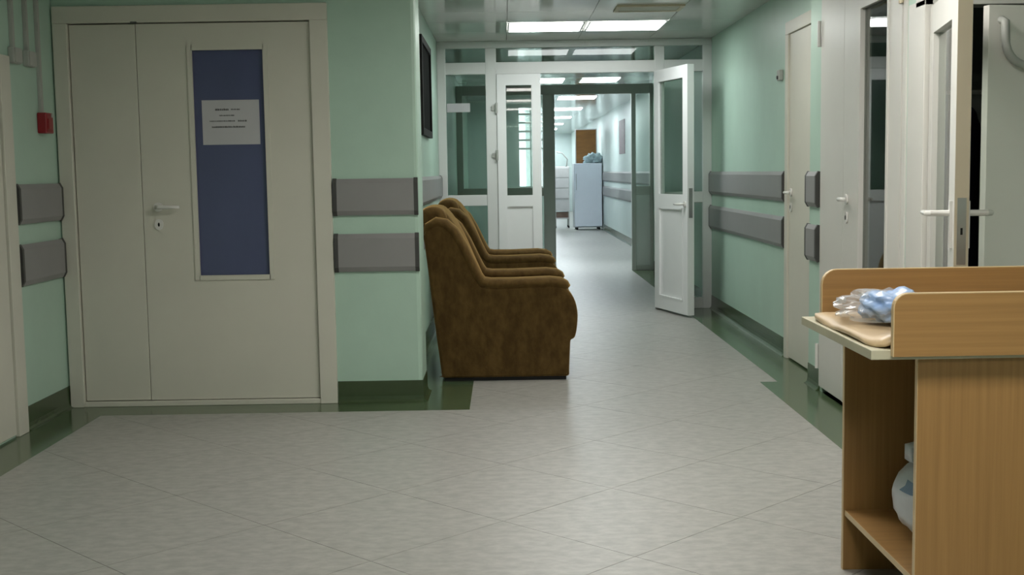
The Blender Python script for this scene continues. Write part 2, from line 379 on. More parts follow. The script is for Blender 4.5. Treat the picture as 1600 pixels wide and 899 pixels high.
# ------------------------------------------------------------ doors
def lever(parent, base, out, along, z, L=0.125, keyhole=True, mat_='white_handle', plate=False, sgn=1):
    """handle: base (x,y) on the leaf face, out = unit vector off the face, along = unit vector of the grip"""
    b = Vector((base[0], base[1], z)); o = Vector((out[0], out[1], 0)); a = Vector((along[0], along[1], 0))
    bm = BM()
    if plate:
        up_ = Vector((0, 0, 1)); pts = []
        tube(bm, [b+up_*0.06, b+o*0.009+up_*0.06], 0.001)
        q = [b + a*sx*0.016 + up_*sz for sx, sz in ((-1, -0.16), (1, -0.16), (1, 0.07), (-1, 0.07))]
        A = [bm.verts.new(p) for p in q]; B = [bm.verts.new(p+o*0.008) for p in q]
        bm.faces.new(A[::-1]); bm.faces.new(B)
        for i in range(4): bm.faces.new((A[i], A[(i+1) % 4], B[(i+1) % 4], B[i]))
    else:
        tube(bm, [b, b+o*0.010], 0.026, 16)
    tube(bm, [b+o*0.008, b+o*0.045], 0.010, 10)
    tube(bm, [b+o*0.040-a*0.006, b+o*0.050+a*0.02, b+o*0.052+a*L*0.6, b+o*0.050+a*L], [0.011, 0.0115, 0.010, 0.008], 10)
    h = part('handle', bm, mat_, parent, True)
    if keyhole:
        bm = BM(); q = b - Vector((0, 0, 0.095))
        if not plate: tube(bm, [q, q+o*0.008], 0.024, 16); bmesh.ops.scale(bm, vec=(1, 1, 1.25), space=Matrix.Translation(-q), verts=bm.verts[:]); part('escutcheon', bm, mat_, parent, True)
        bm = BM(); tube(bm, [q+o*0.0085, q+o*0.0105], 0.0055, 8); bmesh.ops.scale(bm, vec=(1, 1, 2.1), space=Matrix.Translation(-q), verts=bm.verts[:]); part('keyhole', bm, 'black', parent)
    return h

# door_1: cream double door on the back wall
d1 = thing('door_1', 'cream double door with a tall blue window and a paper notice', 'door', (-1.68, YD, 0), kind='structure')
bm = BM(); YC = YD-0.022
bx(bm, -2.41, -2.334, YC, YD+0.07, 0, 2.09, 0.003); bx(bm, -1.032, -0.937, YC, YD+0.07, 0, 2.09, 0.003); bx(bm, -2.41, -0.937, YC, YD+0.07, 2.09, 2.18, 0.003)
part('frame', bm, 'cream_paint', d1)
part('threshold', box(-2.334, -1.032, YC+0.006, YD+0.07, 0, 0.028, 0.003), 'cream_paint', d1)
YL = YD+0.004
lf = part('leaf', box(-2.330, -1.974, YL, YL+0.045, 0.032, 2.084, 0.003), 'cream_paint', d1)
WX0, WX1, WZ0, WZ1 = -1.677, -1.287, 0.716, 1.944
bm = BM()
bx(bm, -1.970, WX0, YL, YL+0.045, 0.032, 2.084); bx(bm, WX1, -1.036, YL, YL+0.045, 0.032, 2.084)
bx(bm, WX0, WX1, YL, YL+0.045, 0.032, WZ0); bx(bm, WX0, WX1, YL, YL+0.045, WZ1, 2.084)
la = part('leaf', bm, 'cream_paint', d1)
bm = BM()
for (x0, x1, z0, z1) in ((WX0-0.022, WX0+0.004, WZ0-0.022, WZ1+0.022), (WX1-0.004, WX1+0.022, WZ0-0.022, WZ1+0.022), (WX0, WX1, WZ0-0.022, WZ0+0.004), (WX0, WX1, WZ1-0.004, WZ1+0.022)):
    bx(bm, x0, x1, YL-0.008, YL+0.01, z0, z1)
part('glazing_bead', bm, 'cream_paint', la)
part('pane', box(WX0+0.002, WX1-0.002, YL+0.018, YL+0.024, WZ0+0.002, WZ1-0.002), 'blue_film', la, label='blue filmed window pane')
lever(la, (-1.887, YL), (0, -1), (1, 0), 1.098)
part('latch_cap', box(-1.99, -1.955, YC-0.004, YC+0.012, 2.082, 2.094, 0.002), 'cap_grey', d1)
# notice on the pane
nt = thing('paper_notice', 'white paper notice with four lines of print on the blue door window', 'notice', (-1.478, YL+0.016, 1.432))
part('sheet', box(-1.634, -1.323, YL+0.0155, YL+0.0175, 1.432, 1.673), 'paper', nt)
bm = BM(); rr = random.Random(3)
for (z, xa, xb, hh) in ((1.622, -1.562, -1.488, 0.011), (1.622, -1.476, -1.428, 0.007), (1.590, -1.540, -1.460, 0.007), (1.560, -1.594, -1.456, 0.007), (1.560, -1.440, -1.392, 0.009), (1.528, -1.582, -1.402, 0.010)):
    x = xa
    while x < xb:                                   # strokes as small as letter stems, unreadable as in the photo
        wd = rr.uniform(0.002, 0.0045); bx(bm, x, min(x+wd, xb), YL+0.0148, YL+0.0156, z-hh/2, z+hh/2*rr.uniform(0.5, 1)); x += wd + rr.uniform(0.001, 0.0025)
pr = part('print', bm, 'ink', nt); pr['kind'] = 'stuff'

# door_2: edge-on cream door in the corridor right wall
d2 = thing('door_2', 'plain cream door with white lever in the right wall beyond the step', 'door', (XA, 7.6, 0), kind='structure')
bm = BM()
bx(bm, XA-0.018, XA+0.07, 7.97, 8.05, 0.0, 2.12, 0.003); bx(bm, XA-0.018, XA+0.07, 7.10, 7.16, 0, 2.12, 0.003); bx(bm, XA-0.018, XA+0.07, 7.10, 8.05, 2.12, 2.20, 0.003)
part('frame', bm, 'cream_paint', d2)
l2 = part('leaf', box(XA-0.004, XA+0.04, 7.162, 7.968, 0.012, 2.118, 0.002), 'cream_paint', d2)
lever(l2, (XA-0.004, 7.90), (-1, 0), (0, -1), 1.10)

# door_3: white door with narrow window, right wall
d3 = thing('door_3', 'white door with a narrow window opposite the cream double door', 'door', (XB, 6.1, 0), kind='structure')
XD = XB-0.012
part('leaf', box(XD, XB+0.04, 6.315, 6.775, 0.03, 2.21, 0.003), 'white_paint', d3)
GY0, GY1, GZ0, GZ1 = 5.60, 6.02, 0.72, 2.03
bm = BM()
bx(bm, XD, XB+0.04, GY1, 6.311, 0.03, 2.21); bx(bm, XD, XB+0.04, 5.41, GY0, 0.03, 2.21); bx(bm, XD, XB+0.04, GY0, GY1, 0.03, GZ0); bx(bm, XD, XB+0.04, GY0, GY1, GZ1, 2.21)
l3 = part('leaf', bm, 'white_paint', d3)
bm = BM()
for (a, b, z0, z1) in ((GY0-0.02, GY0+0.003, GZ0-0.02, GZ1+0.02), (GY1-0.003, GY1+0.02, GZ0-0.02, GZ1+0.02), (GY0, GY1, GZ0-0.02, GZ0+0.003), (GY0, GY1, GZ1-0.003, GZ1+0.02)): bx(bm, XD-0.006, XD+0.008, a, b, z0, z1)
part('glazing_bead', bm, 'white_paint', l3)
part('pane', box(XD+0.018, XD+0.024, GY0+0.001, GY1-0.001, GZ0+0.001, GZ1-0.001), 'dark_glass', l3)
lever(l3, (XD, 6.235), (-1, 0), (0, -1), 1.095)
part('frame', box(XB-0.008, XB+0.07, 5.36, 5.405, 0, 2.22, 0.003), 'white_paint', d3)
for z in (1.99, 0.20):
    bm = BM(); tube(bm, [(XD-0.008, 6.785, z-0.07), (XD-0.008, 6.785, z+0.07)], 0.010, 10); bx(bm, XB-0.006, XB, 6.785, 6.83, z-0.065, z+0.065)
    part('hinge', bm, 'white_handle', d3, False)
bm = BM(); tube(bm, [(XD-0.008, 5.405, 1.97), (XD-0.008, 5.405, 2.11)], 0.010, 10); bx(bm, XD-0.004, XB, 5.405, 5.44, 1.97, 2.10)
part('hinge', bm, 'beige_edge', d3)

# door_4: half open glazed door in the wall facing the hall
d4 = thing('door_4', 'white glazed door standing open with a lock plate in its edge', 'door', (1.80, YF, 0), kind='structure')
bm = BM(); bx(bm, XB-0.006, 1.80, YF-0.014, YF+0.19, 0, 1.95, 0.003); bx(bm, 2.66, 2.73, YF-0.014, YF+0.1, 0, 1.95, 0.003); bx(bm, XB-0.006, 2.73, YF-0.014, YF+0.1, 1.925, 2.01, 0.003)
part('frame', bm, 'white_paint', d4)
ANG = math.atan2(4.45-(YF-0.02), 1.648-1.785)          # direction hinge -> free edge
LEN = math.hypot(4.45-(YF-0.02), 1.648-1.785)
def leafbox(bm, u0, u1, v0, v1, z0, z1, bev=0.0):       # u along the leaf, v thickness away from the corridor
    return bx(bm, u0, u1, v0, v1, z0, z1, bev)
def place_leaf(bm, ang, ox, oy):
    rot_bm(bm, ang, (0, 0, 0)); bmesh.ops.translate(bm, vec=(ox, oy, 0), verts=bm.verts[:]); return bm
HX, HY = 1.785, YF-0.02
T4 = 0.052
bm = BM()
for (u0, u1, z0, z1) in ((0, 0.10, 0.012, 1.915), (LEN-0.13, LEN, 0.012, 1.915), (0.10, LEN-0.13, 0.012, 0.30), (0.10, LEN-0.13, 1.80, 1.915)): leafbox(bm, u0, u1, 0, T4, z0, z1)
l4 = part('leaf', place_leaf(bm, ANG, HX, HY), 'white_paint', d4)
part('pane', place_leaf(leafbox(BM(), 0.10, LEN-0.13, 0.022, 0.028, 0.30, 1.80), ANG, HX, HY), 'pane_glass', l4)
part('edge_strip', place_leaf(leafbox(BM(), LEN, LEN+0.002, 0.001, T4-0.001, 0.014, 1.913), ANG, HX, HY), 'beige_edge', l4, label='beige wooden door edge')
bm = leafbox(BM(), LEN+0.002, LEN+0.0035, 0.010, 0.042, 0.895, 1.14, 0.0005)
part('lock_plate', place_leaf(bm, ANG, HX, HY), 'steel', l4, label='grey metal lock plate')
part('keyhole', place_leaf(leafbox(BM(), LEN+0.0035, LEN+0.0042, 0.022, 0.030, 1.005, 1.03), ANG, HX, HY), 'black', l4)
du = Vector((math.cos(ANG), math.sin(ANG))); dv = Vector((-math.sin(ANG), math.cos(ANG)))
for sgn, off in ((-1, 0.0), (1, T4)):
    p = Vector((HX, HY)) + du*(LEN-0.055) + dv*off
    o = dv*sgn
    bm = BM(); b = Vector((p.x, p.y, 1.083)); O = Vector((o.x, o.y, 0)); U = Vector((du.x, du.y, 0))
    q = [b + U*a + Vector((0, 0, z)) for a, z in ((-0.017, -0.13), (0.017, -0.13), (0.017, 0.045), (-0.017, 0.045))]
    A = [bm.verts.new(v) for v in q]; B = [bm.verts.new(v+O*0.010) for v in q]
    bm.faces.new(A); bm.faces.new(B[::-1])
    for i in range(4): bm.faces.new((A[i], A[(i+1) % 4], B[(i+1) % 4], B[i]))
    tube(bm, [b+O*0.006, b+O*0.075, b+O*0.088-U*0.012, b+O*0.088-U*0.12], [0.012, 0.012, 0.011, 0.009], 10)
    part('handle', bm, 'white_handle', l4)
# door_5: the white leaf hung on the other jamb, standing ajar
d5 = thing('door_5', 'white door leaf ajar beside the dark cloakroom gap with a curved grey pull', 'door', (2.655, YF-0.03, 0), kind='structure')
A5 = math.atan2(5.00-(YF-0.03), 1.978-2.655); L5 = math.hypot(5.00-(YF-0.03), 1.978-2.655)
l5 = part('leaf', place_leaf(leafbox(BM(), 0, L5, -0.042, 0, 0.012, 1.905, 0.002), A5, 2.655, YF-0.03), 'bright_white', d5)
fu = Vector((-math.cos(A5), -math.sin(A5), 0)); fo = Vector((-math.sin(A5), math.cos(A5), 0))
if fo.y > 0: fo = -fo
b0 = Vector((1.978, 5.00, 0)) + fu*0.055
pts = [b0 + Vector((0, 0, 1.845)), b0 + fo*0.03 + Vector((0, 0, 1.835)), b0 + fo*0.035 + Vector((0, 0, 1.76))]
for k in range(1, 8):
    a = PI/2*k/7; pts.append(b0 + fo*0.035 + fu*(0.10*(1-math.cos(a))) + Vector((0, 0, 1.76-0.10*math.sin(a))))
pts += [b0 + fo*0.035 + fu*0.19 + Vector((0, 0, 1.66)), b0 + fu*0.20 + Vector((0, 0, 1.66))]
part('pull_handle', tube(BM(), pts, 0.017, 12), 'grey_plastic', d5, True, label='curved grey tubular pull')

# door_6: frame and leaf on the left wall, at the frame of the picture
d6 = thing('door_6', 'cream door in the left wall beside the cable boxes', 'door', (XL, 5.5, 0), kind='structure')
bm = BM(); bx(bm, XL, XL+0.022, 5.90, 6.02, 0, 1.86, 0.003); bx(bm, XL, XL+0.022, 4.90, 4.98, 0, 1.86, 0.003); bx(bm, XL, XL+0.022, 4.98, 5.90, 1.76, 1.86, 0.003)
part('frame', bm, 'cream_paint', d6)
part('leaf', box(XL, XL+0.010, 4.984, 5.893, 0.012, 1.757, 0.002), 'cream_paint', d6)

# ------------------------------------------------------------ first glazed partition (Y = 11)
gp = thing('glazed_partition', 'white framed glass partition with transom across the corridor beyond the armchairs', 'partition', (0.6, YP, 0))
PY0, PY1 = YP-0.035, YP+0.035
def post(x0, x1, z0, z1, parent=gp, y0=PY0, y1=PY1, m='pvc', name='post'):
    e = 0.0025 if name == 'rail' else 0.0; return part(name, box(x0, x1, y0+e, y1-e, z0, z1, 0.004), m, parent)
post(XCW, -0.505, 0, 2.36); post(-0.15, -0.052, 0, 2.36); post(1.36, 1.446, 0, 2.36); post(1.79, XA, 0, 2.36)
post(XCW, XA, 2.36, CEIL, name='rail'); post(XCW, XA, 2.13, 2.235, name='rail')
for (a, b) in ((-0.505, -0.15), (1.446, 1.79)):
    post(a, b, 0.96, 1.058, name='rail'); post(a, b, 0.0, 0.10, name='rail')
    part('pane', box(a, b, YP-0.006, YP+0.006, 1.058, 2.13), 'pane_glass', gp); part('pane', box(a, b, YP-0.006, YP+0.006, 0.10, 0.96), 'pane_glass', gp)
for (a, b) in ((-0.505, -0.15), (-0.052, 1.36), (1.446, 1.79)): part('pane', box(a, b, YP-0.006, YP+0.006, 2.235, 2.36), 'pane_glass', gp)
st = tag(link('door_sticker', box(-0.498, -0.292, YP-0.0085, YP-0.0062, 1.80, 1.878), 'paper'), 'blank white sticker strip on the glass partition pane', 'sticker')
# closed narrow leaf
d7 = thing('door_7', 'narrow closed white glazed door leaf behind the armchairs', 'door', (0.14, YP, 0), kind='structure')
bm = BM()
for (a, b, z0, z1) in ((-0.050, 0.030, 0.01, 2.128), (0.258, 0.340, 0.01, 2.128), (0.030, 0.258, 2.03, 2.128), (0.030, 0.258, 0.95, 1.050), (0.030, 0.258, 0.01, 0.11)): bx(bm, a, b, PY0-0.012, PY1-0.012, z0, z1)
l7 = part('leaf', bm, 'pvc_white', d7)
part('pane', box(0.030, 0.258, YP-0.016, YP-0.006, 1.05, 2.03), 'pane_glass', l7)
part('panel', box(0.030, 0.258, YP-0.032, YP, 0.11, 0.95), 'pvc_white', l7)
for z in (1.83, 1.41, 0.3):
    bm = BM(); tube(bm, [(-0.056, PY0-0.022, z-0.045), (-0.056, PY0-0.022, z+0.045)], 0.011, 8); bx(bm, -0.10, -0.056, PY0-0.012, PY0, z-0.02, z+0.02)
    part('hinge', bm, 'grey_plastic', d7)
# open leaf
d8 = thing('door_8', 'white glazed door leaf standing wide open into the corridor on the right', 'door', (1.36, YP, 0), kind='structure')
H8 = Vector((1.352, YP-0.05)); E8 = Vector((1.545, 10.26))
A8 = math.atan2(E8.y-H8.y, E8.x-H8.x); L8 = (E8-H8).length; T8 = 0.06
bm = BM()
for (u0, u1, z0, z1) in ((0, 0.09, 0.02, 2.135), (L8-0.10, L8, 0.02, 2.135), (0.09, L8-0.10, 2.03, 2.135), (0.09, L8-0.10, 0.93, 1.045), (0.09, L8-0.10, 0.02, 0.13)): leafbox(bm, u0, u1, 0, T8, z0, z1)
l8 = part('leaf', place_leaf(bm, A8, H8.x, H8.y), 'pvc_white', d8)
part('pane', place_leaf(leafbox(BM(), 0.09, L8-0.10, 0.02, 0.032, 1.045, 2.03), A8, H8.x, H8.y), 'pane_glass', l8)
part('panel', place_leaf(leafbox(BM(), 0.09, L8-0.10, 0.012, 0.045, 0.13, 0.93), A8, H8.x, H8.y), 'pvc_white', l8)
bm = BM(); leafbox(bm, 0.10, 0.112, -0.004, 0.012, 0.13, 0.93); leafbox(bm, L8-0.115, L8-0.10, -0.004, 0.012, 0.13, 0.93); leafbox(bm, 0.10, L8-0.10, -0.004, 0.012, 0.915, 0.93); leafbox(bm, 0.10, L8-0.10, -0.004, 0.012, 0.13, 0.145)
part('glazing_bead', place_leaf(bm, A8, H8.x, H8.y), 'pvc_white', l8)
bm = BM(); leafbox(bm, L8, L8+0.003, 0.012, 0.045, 0.85, 1.10); part('lock_plate', place_leaf(bm, A8, H8.x, H8.y), 'steel', l8)
du = Vector((math.cos(A8), math.sin(A8))); dv = Vector((-math.sin(A8), math.cos(A8)))
p = H8 + du*(L8-0.05)
lever(l8, (p.x, p.y), (-dv.x, -dv.y), (-du.x, -du.y), 0.965, keyhole=False)

# ------------------------------------------------------------ second screen (Y = 15.3)
g2 = thing('far_glazed_screen', 'grey framed glass screen between the vestibule and the far corridor', 'partition', (0.6, YP2, 0))
def post2(x0, x1, z0, z1, name='post'): return post(x0, x1, z0, z1, g2, YP2-0.03, YP2+0.03, 'aluminium_grey', name)
post2(XCW, -0.50, 0, 2.33); post2(-0.10, -0.02, 0, 2.21); post2(0.50, 0.645, 0, 2.21); post2(1.60, 1.655, 0, 2.21); post2(1.83, XA, 0, 2.33)
post2(-0.50, 1.83, 2.21, 2.33, 'rail')
for (a, b) in ((-0.50, -0.10), (-0.02, 0.50)):
    post2(a, b, 0, 0.12, 'rail'); post2(a, b, 0.95, 1.06, 'rail')
    part('pane', box(a, b, YP2-0.005, YP2+0.005, 1.06, 2.21), 'pane_glass', g2); part('pane', box(a, b, YP2-0.005, YP2+0.005, 0.12, 0.95), 'pane_glass', g2)
part('pane', box(-0.50, 1.83, YP2-0.005, YP2+0.005, 2.33, CEIL), 'pane_glass', g2)
post2(1.655, 1.83, 0.95, 1.06, 'rail'); post2(1.655, 1.83, 0, 0.06, 'rail')
part('pane', box(1.655, 1.83, YP2-0.005, YP2+0.005, 1.06, 2.21), 'pane_glass', g2)
part('panel', box(1.655, 1.83, YP2-0.012, YP2+0.012, 0.06, 0.95), 'pvc', g2)

# ------------------------------------------------------------ bumper rails
def bumper(axis, a, b, plane, sg, z0, z1, label, group=None):
    """hospital wall guard: shallow bowed body with end caps"""
    n = 8; prof = [(0.0, z0+0.004)]
    for k in range(n+1):
        t = k/n; e = min(1, min(t, 1-t)*7); prof.append((0.016 + 0.014*math.sqrt(max(0, 1-(1-e)**2)), z0+(z1-z0)*t))
    prof.append((0.0, z1-0.004))
    mid = ((a+b)/2, plane, z0) if axis == 'x' else (plane, (a+b)/2, z0)
    t_ = thing('bumper_rail', label, 'bumper rail', mid, group=group)
    def run(a_, b_, sc=1.0):
        bm = BM(); q = [(p[0]*sc*sg, (p[1]-(z0+z1)/2)*(sc if sc > 1 else 1)+(z0+z1)/2) for p in prof]
        V = []
        for t in (a_, b_):
            V.append([bm.verts.new((t, plane+p[0], p[1]) if axis == 'x' else (plane+p[0], t, p[1])) for p in q])
        m = len(q); bm.faces.new(V[0]); bm.faces.new(V[1][::-1])
        for i in range(m): bm.faces.new((V[0][i], V[1][i], V[1][(i+1) % m], V[0][(i+1) % m]))
        bmesh.ops.recalc_face_normals(bm, faces=bm.faces[:]); return bm
    part('rail_body', run(a+0.022, b-0.022), 'bumper_grey', t_)
    part('end_cap', run(a, a+0.022, 1.03), 'cap_grey', t_); part('end_cap', run(b-0.022, b, 1.03), 'cap_grey', t_)
    return t_
for lab, z0, z1 in (('upper', 1.037, 1.236), ('lower', 0.729, 0.936)):
    bumper('x', -0.932, XC-0.002, YD, -1, z0, z1, f'{lab} grey bumper rail on the pilaster between cream door and armchair')
    bumper('y', 6.03, 6.63, XL, 1, z0, z1, f'{lab} grey bumper rail on the left wall below the red call point')
    bumper('y', 7.02, YP-0.045, XCW, 1, z0, z1, f'{lab} grey bumper rail on the wall behind the armchairs')
    bumper('y', 8.06, YP-0.045, XA, -1, z0, z1, f'{lab} long grey bumper rail between the cream door and the open glazed door')
    bumper('y', 6.80, YSTEP-0.005, XB, -1, z0, z1, f'{lab} short grey bumper rail between the two doors of the right wall')
    bumper('y', YP2+0.1, 25.8, XF, -1, z0, z1, f'{lab} grey bumper rail in the far corridor beside the fridge')

# ------------------------------------------------------------ ceiling lamps
def lamp(x0, x1, y0, y1, m, label, group):
    t_ = thing('ceiling_lamp', label, 'ceiling lamp', ((x0+x1)/2, (y0+y1)/2, CEIL), group=group)
    bm = BM(); z0 = CEIL-0.006; e = 0.012
    bx(bm, x0, x1, y0, y0+e, z0, CEIL); bx(bm, x0, x1, y1-e, y1, z0, CEIL); bx(bm, x0, x0+e, y0+e, y1-e, z0, CEIL); bx(bm, x1-e, x1, y0+e, y1-e, z0, CEIL)
    part('frame', bm, 'metal_frame', t_)
    part('diffuser', box(x0+e, x1-e, y0+e, y1-e, CEIL-0.004, CEIL), m, t_)
lamp(0.050, 0.655, 9.65, 10.255, 'lamp_corridor', 'lit square ceiling lamp before the glass partition, nearer the armchairs', None)
lamp(0.690, 1.305, 9.65, 10.255, 'lamp_corridor', 'lit square ceiling lamp before the glass partition, nearer the open glazed door', None)
for k, y in enumerate((15.45, 19.2, 22.7, 26.3, 29.9, 33.5, 36.6)):  # the last lamp is added to brighten the end wall
    lamp(0.29 if y < 19 else 0.87, 0.80 if y < 19 else 1.49, y, y+0.75, 'lamp_far', ('lit ceiling lamp right behind the grey glass screen, over its glazed side', 'second row ceiling lamp beyond the grey glass screen', 'third row ceiling lamp beyond the grey glass screen', 'fourth row ceiling lamp beyond the grey glass screen', 'fifth row ceiling lamp beyond the grey glass screen', 'sixth row ceiling lamp beyond the grey glass screen', 'ceiling lamp added to brighten the far end wall')[k], 'far corridor lamps')
lamp(1.00, 1.50, 15.45, 16.2, 'lamp_far', 'lit ceiling lamp right behind the grey glass screen, over its walkway', 'far corridor lamps')
for x0, y0 in ((0.05, 6.95), (0.69, 6.95), (0.05, 4.3), (0.69, 4.3), (0.05, 1.6), (0.69, 1.6), (0.05, -1.1), (0.69, -1.1)):  # unseen rows, added only to light the hall and corridor start
    lamp(x0, x0+0.62, y0, y0+0.62, 'middle_fill' if y0 > 6 else 'hall_fill', 'dimmer unseen ceiling lamp added over the start of the corridor by the pilaster' if y0 > 6 else 'unseen square ceiling lamp added to light the hall between the cream double door and the changing table', 'added unseen hall lamps')
# air grille
av = thing('ceiling_vent', 'slim beige air grille in the corridor ceiling before the lamps', 'vent', (1.06, 8.87, CEIL))
bm = BM(); bx(bm, 0.82, 1.30, 8.72, 8.75, CEIL-0.012, CEIL); bx(bm, 0.82, 1.30, 9.0, 9.03, CEIL-0.012, CEIL); bx(bm, 0.82, 0.85, 8.75, 9.0, CEIL-0.012, CEIL); bx(bm, 1.27, 1.30, 8.75, 9.0, CEIL-0.012, CEIL)
part('frame', bm, 'beige_edge', av)
for k in range(5): part('slat', box(0.85, 1.27, 8.765+0.047*k, 8.795+0.047*k, CEIL-0.009, CEIL-0.002), 'cream_paint', av)

# ------------------------------------------------------------ things on the walls
for i, (y, z0, lab) in enumerate(((6.095, 1.91, 'white cable duct running down to the cable box by the cream left door'), (6.275, 1.90, 'white cable duct running down to the cable box near the call point'), (6.43, 1.605, 'white cable duct running down to the red call point'))):
    d = thing('cable_duct', lab, 'cable duct', (XL, y, z0))
    part('channel', box(XL, XL+0.014, y-0.016, y+0.016, z0, CEIL, 0.002), 'grey_plastic', d)
    part('cover', box(XL+0.014, XL+0.018, y-0.013, y+0.013, z0, CEIL, 0.001), 'grey_plastic', d)
for y, lab in ((6.10, 'white cable box beside the cream left door'), (6.285, 'white cable box between the cable ducts above the bumper rails')):
    b_ = thing('junction_box', lab, 'cable box', (XL, y, 1.83))
    part('body', box(XL, XL+0.032, y-0.05, y+0.05, 1.83, 1.91, 0.006), 'grey_plastic', b_)
    part('lid', box(XL+0.032, XL+0.038, y-0.045, y+0.045, 1.835, 1.905, 0.002), 'grey_plastic', b_)
cp = thing('fire_call_point', 'small red fire alarm call point on the left wall', 'call point', (XL, 6.435, 1.498))
part('housing', box(XL, XL+0.05, 6.385, 6.485, 1.498, 1.605, 0.006), 'red_plastic', cp)
part('press_plate', box(XL+0.05, XL+0.056, 6.405, 6.465, 1.52, 1.575, 0.003), 'red_plastic', cp)
part('cover_tab', box(XL+0.05, XL+0.055, 6.45, 6.478, 1.582, 1.60, 0.001), 'grey_plastic', cp)
fb = thing('framed_board', 'black framed board hanging on the wall above the armchairs', 'board', (XCW, 9.05, 1.53))
bm = BM(); bx(bm, XCW, XCW+0.03, 8.52, 8.57, 1.53, 2.22, 0.003); bx(bm, XCW, XCW+0.03, 9.53, 9.58, 1.53, 2.22, 0.003); bx(bm, XCW, XCW+0.03, 8.57, 9.53, 1.53, 1.58, 0.003); bx(bm, XCW, XCW+0.03, 8.57, 9.53, 2.17, 2.22, 0.003)
part('frame', bm, 'black', fb); part('picture', box(XCW+0.001, XCW+0.016, 8.57, 9.53, 1.58, 2.17), 'dark_picture', fb)
ws = thing('wall_sensor', 'small grey sensor box on the green wall above the long bumper rail', 'sensor', (XA, 8.2, 1.84))
part('housing', box(XA-0.03, XA, 8.17, 8.24, 1.84, 1.91, 0.006), 'grey_plastic', ws)
bm = BM(); tube(bm, [(XA-0.03, 8.205, 1.86), (XA-0.038, 8.205, 1.86)], 0.012, 10); part('lens', bm, 'cap_grey', ws)

# ------------------------------------------------------------ armchairs
def make_armchair(label):
    t = thing('armchair', label, 'armchair')
    W2 = 0.42
    side = [(-0.385, 0.022), (-0.394, 0.032), (-0.397, 0.06), (-0.43, 0.35), (-0.462, 0.66), (-0.482, 0.86), (-0.468, 0.925), (-0.42, 0.955), (-0.36, 0.945), (-0.305, 0.895), (-0.25, 0.80), (-0.20, 0.69), (-0.165, 0.61), (-0.13, 0.568),
            (0.05, 0.568), (0.30, 0.575), (0.365, 0.555), (0.41, 0.50), (0.432, 0.42), (0.430, 0.33), (0.418, 0.268), (0.405, 0.250), (0.392, 0.243), (0.387, 0.225), (0.383, 0.15), (0.379, 0.06), (0.378, 0.032), (0.366, 0.022), (0.345, 0.022), (0.29, 0.022), (0.15, 0.022), (0.0, 0.022), (-0.15, 0.022), (-0.29, 0.022), (-0.355, 0.022)]
    for sg in (-1, 1):
        y0, y1 = (-W2, -W2+0.165) if sg < 0 else (W2-0.165, W2)
        sp = part('side_panel', puff(BM(), side, y0, y1, 0.02, slices=2), 'velvet', t, True, local=True)
        # roll along the wing and arm
        path = [(-0.475, 0.885), (-0.455, 0.935), (-0.41, 0.962), (-0.36, 0.952), (-0.308, 0.905), (-0.255, 0.812), (-0.205, 0.705), (-0.168, 0.63), (-0.14, 0.597), (-0.09, 0.587), (0.05, 0.586), (0.27, 0.592), (0.335, 0.584), (0.365, 0.570), (0.378, 0.556)]
        bm = BM(); yc = (y0+y1)/2; rings = []
        for i, (x, z) in enumerate(path):
            a = Vector(path[max(i-1, 0)]); b = Vector(path[min(i+1, len(path)-1)]); d = (b-a).normalized(); nrm = Vector((-d.y, d.x))
            k = 0.6 if i in (0, len(path)-1) else (0.88 if i == len(path)-2 else 1.0)
            rings.append([bm.verts.new((x + nrm.x*0.035*k*math.sin(2*PI*j/14), yc + 0.094*k*math.copysign(abs(math.cos(2*PI*j/14))**0.6, math.cos(2*PI*j/14)), z + nrm.y*0.035*k*math.sin(2*PI*j/14))) for j in range(14)])
        for i in range(len(rings)-1):
            for j in range(14): bm.faces.new((rings[i][j], rings[i][(j+1) % 14], rings[i+1][(j+1) % 14], rings[i+1][j]))
        bm.faces.new(rings[0]); bm.faces.new(rings[-1][::-1]); bmesh.ops.recalc_face_normals(bm, faces=bm.faces[:])
        part('arm_pad', bm, 'velvet', t, True, local=True)
    back = [(-0.40, 0.30), (-0.455, 0.62), (-0.497, 0.85), (-0.512, 0.955), (-0.49, 1.02), (-0.44, 1.045), (-0.375, 1.03), (-0.325, 0.975), (-0.265, 0.87), (-0.21, 0.74), (-0.15, 0.60), (-0.10, 0.48), (-0.12, 0.32)]
    bk = part('backrest', puff(BM(), back, -0.275, 0.275, 0.05, slices=8, belly=0.012), 'velvet', t, True, local=True)
    head = [(-0.515, 0.925), (-0.528, 0.98), (-0.50, 1.035), (-0.44, 1.056), (-0.38, 1.04), (-0.35, 0.985), (-0.37, 0.93), (-0.44, 0.905)]
    part('head_roll', puff(BM(), head, -0.30, 0.30, 0.045, slices=8, belly=0.006), 'velvet', bk, True, local=True)
    seat = [(-0.16, 0.36), (-0.16, 0.46), (-0.10, 0.49), (0.20, 0.505), (0.36, 0.495), (0.42, 0.455), (0.437, 0.40), (0.42, 0.345), (0.36, 0.325), (0.0, 0.325)]
    part('seat_cushion', puff(BM(), seat, -0.262, 0.262, 0.04, slices=8, belly=0.01), 'velvet', t, True, local=True)
    base = [(-0.40, 0.03), (-0.42, 0.32), (0.0, 0.335), (0.36, 0.335), (0.378, 0.31), (0.378, 0.20), (0.372, 0.03), (0.0, 0.026)]
    part('seat_base', puff(BM(), base, -0.265, 0.265, 0.01, smooth=1, slices=2), 'velvet', t, True, local=True)
    part('plinth', box(-0.375, 0.36, -0.40, 0.40, 0.0, 0.03), 'black', t, local=True)
    return t
ac = make_armchair('brown velvet armchair beside the pilaster with bumper rails'); ac.location = (0.0, 7.70, 0)
ac2 = copy_tree(ac); ac2.location = (0.0, 9.72, 0); ac2['label'] = 'brown velvet armchair standing nearer the glass partition'
for a_ in (ac, ac2): a_['group'] = 'brown armchairs along the corridor wall'

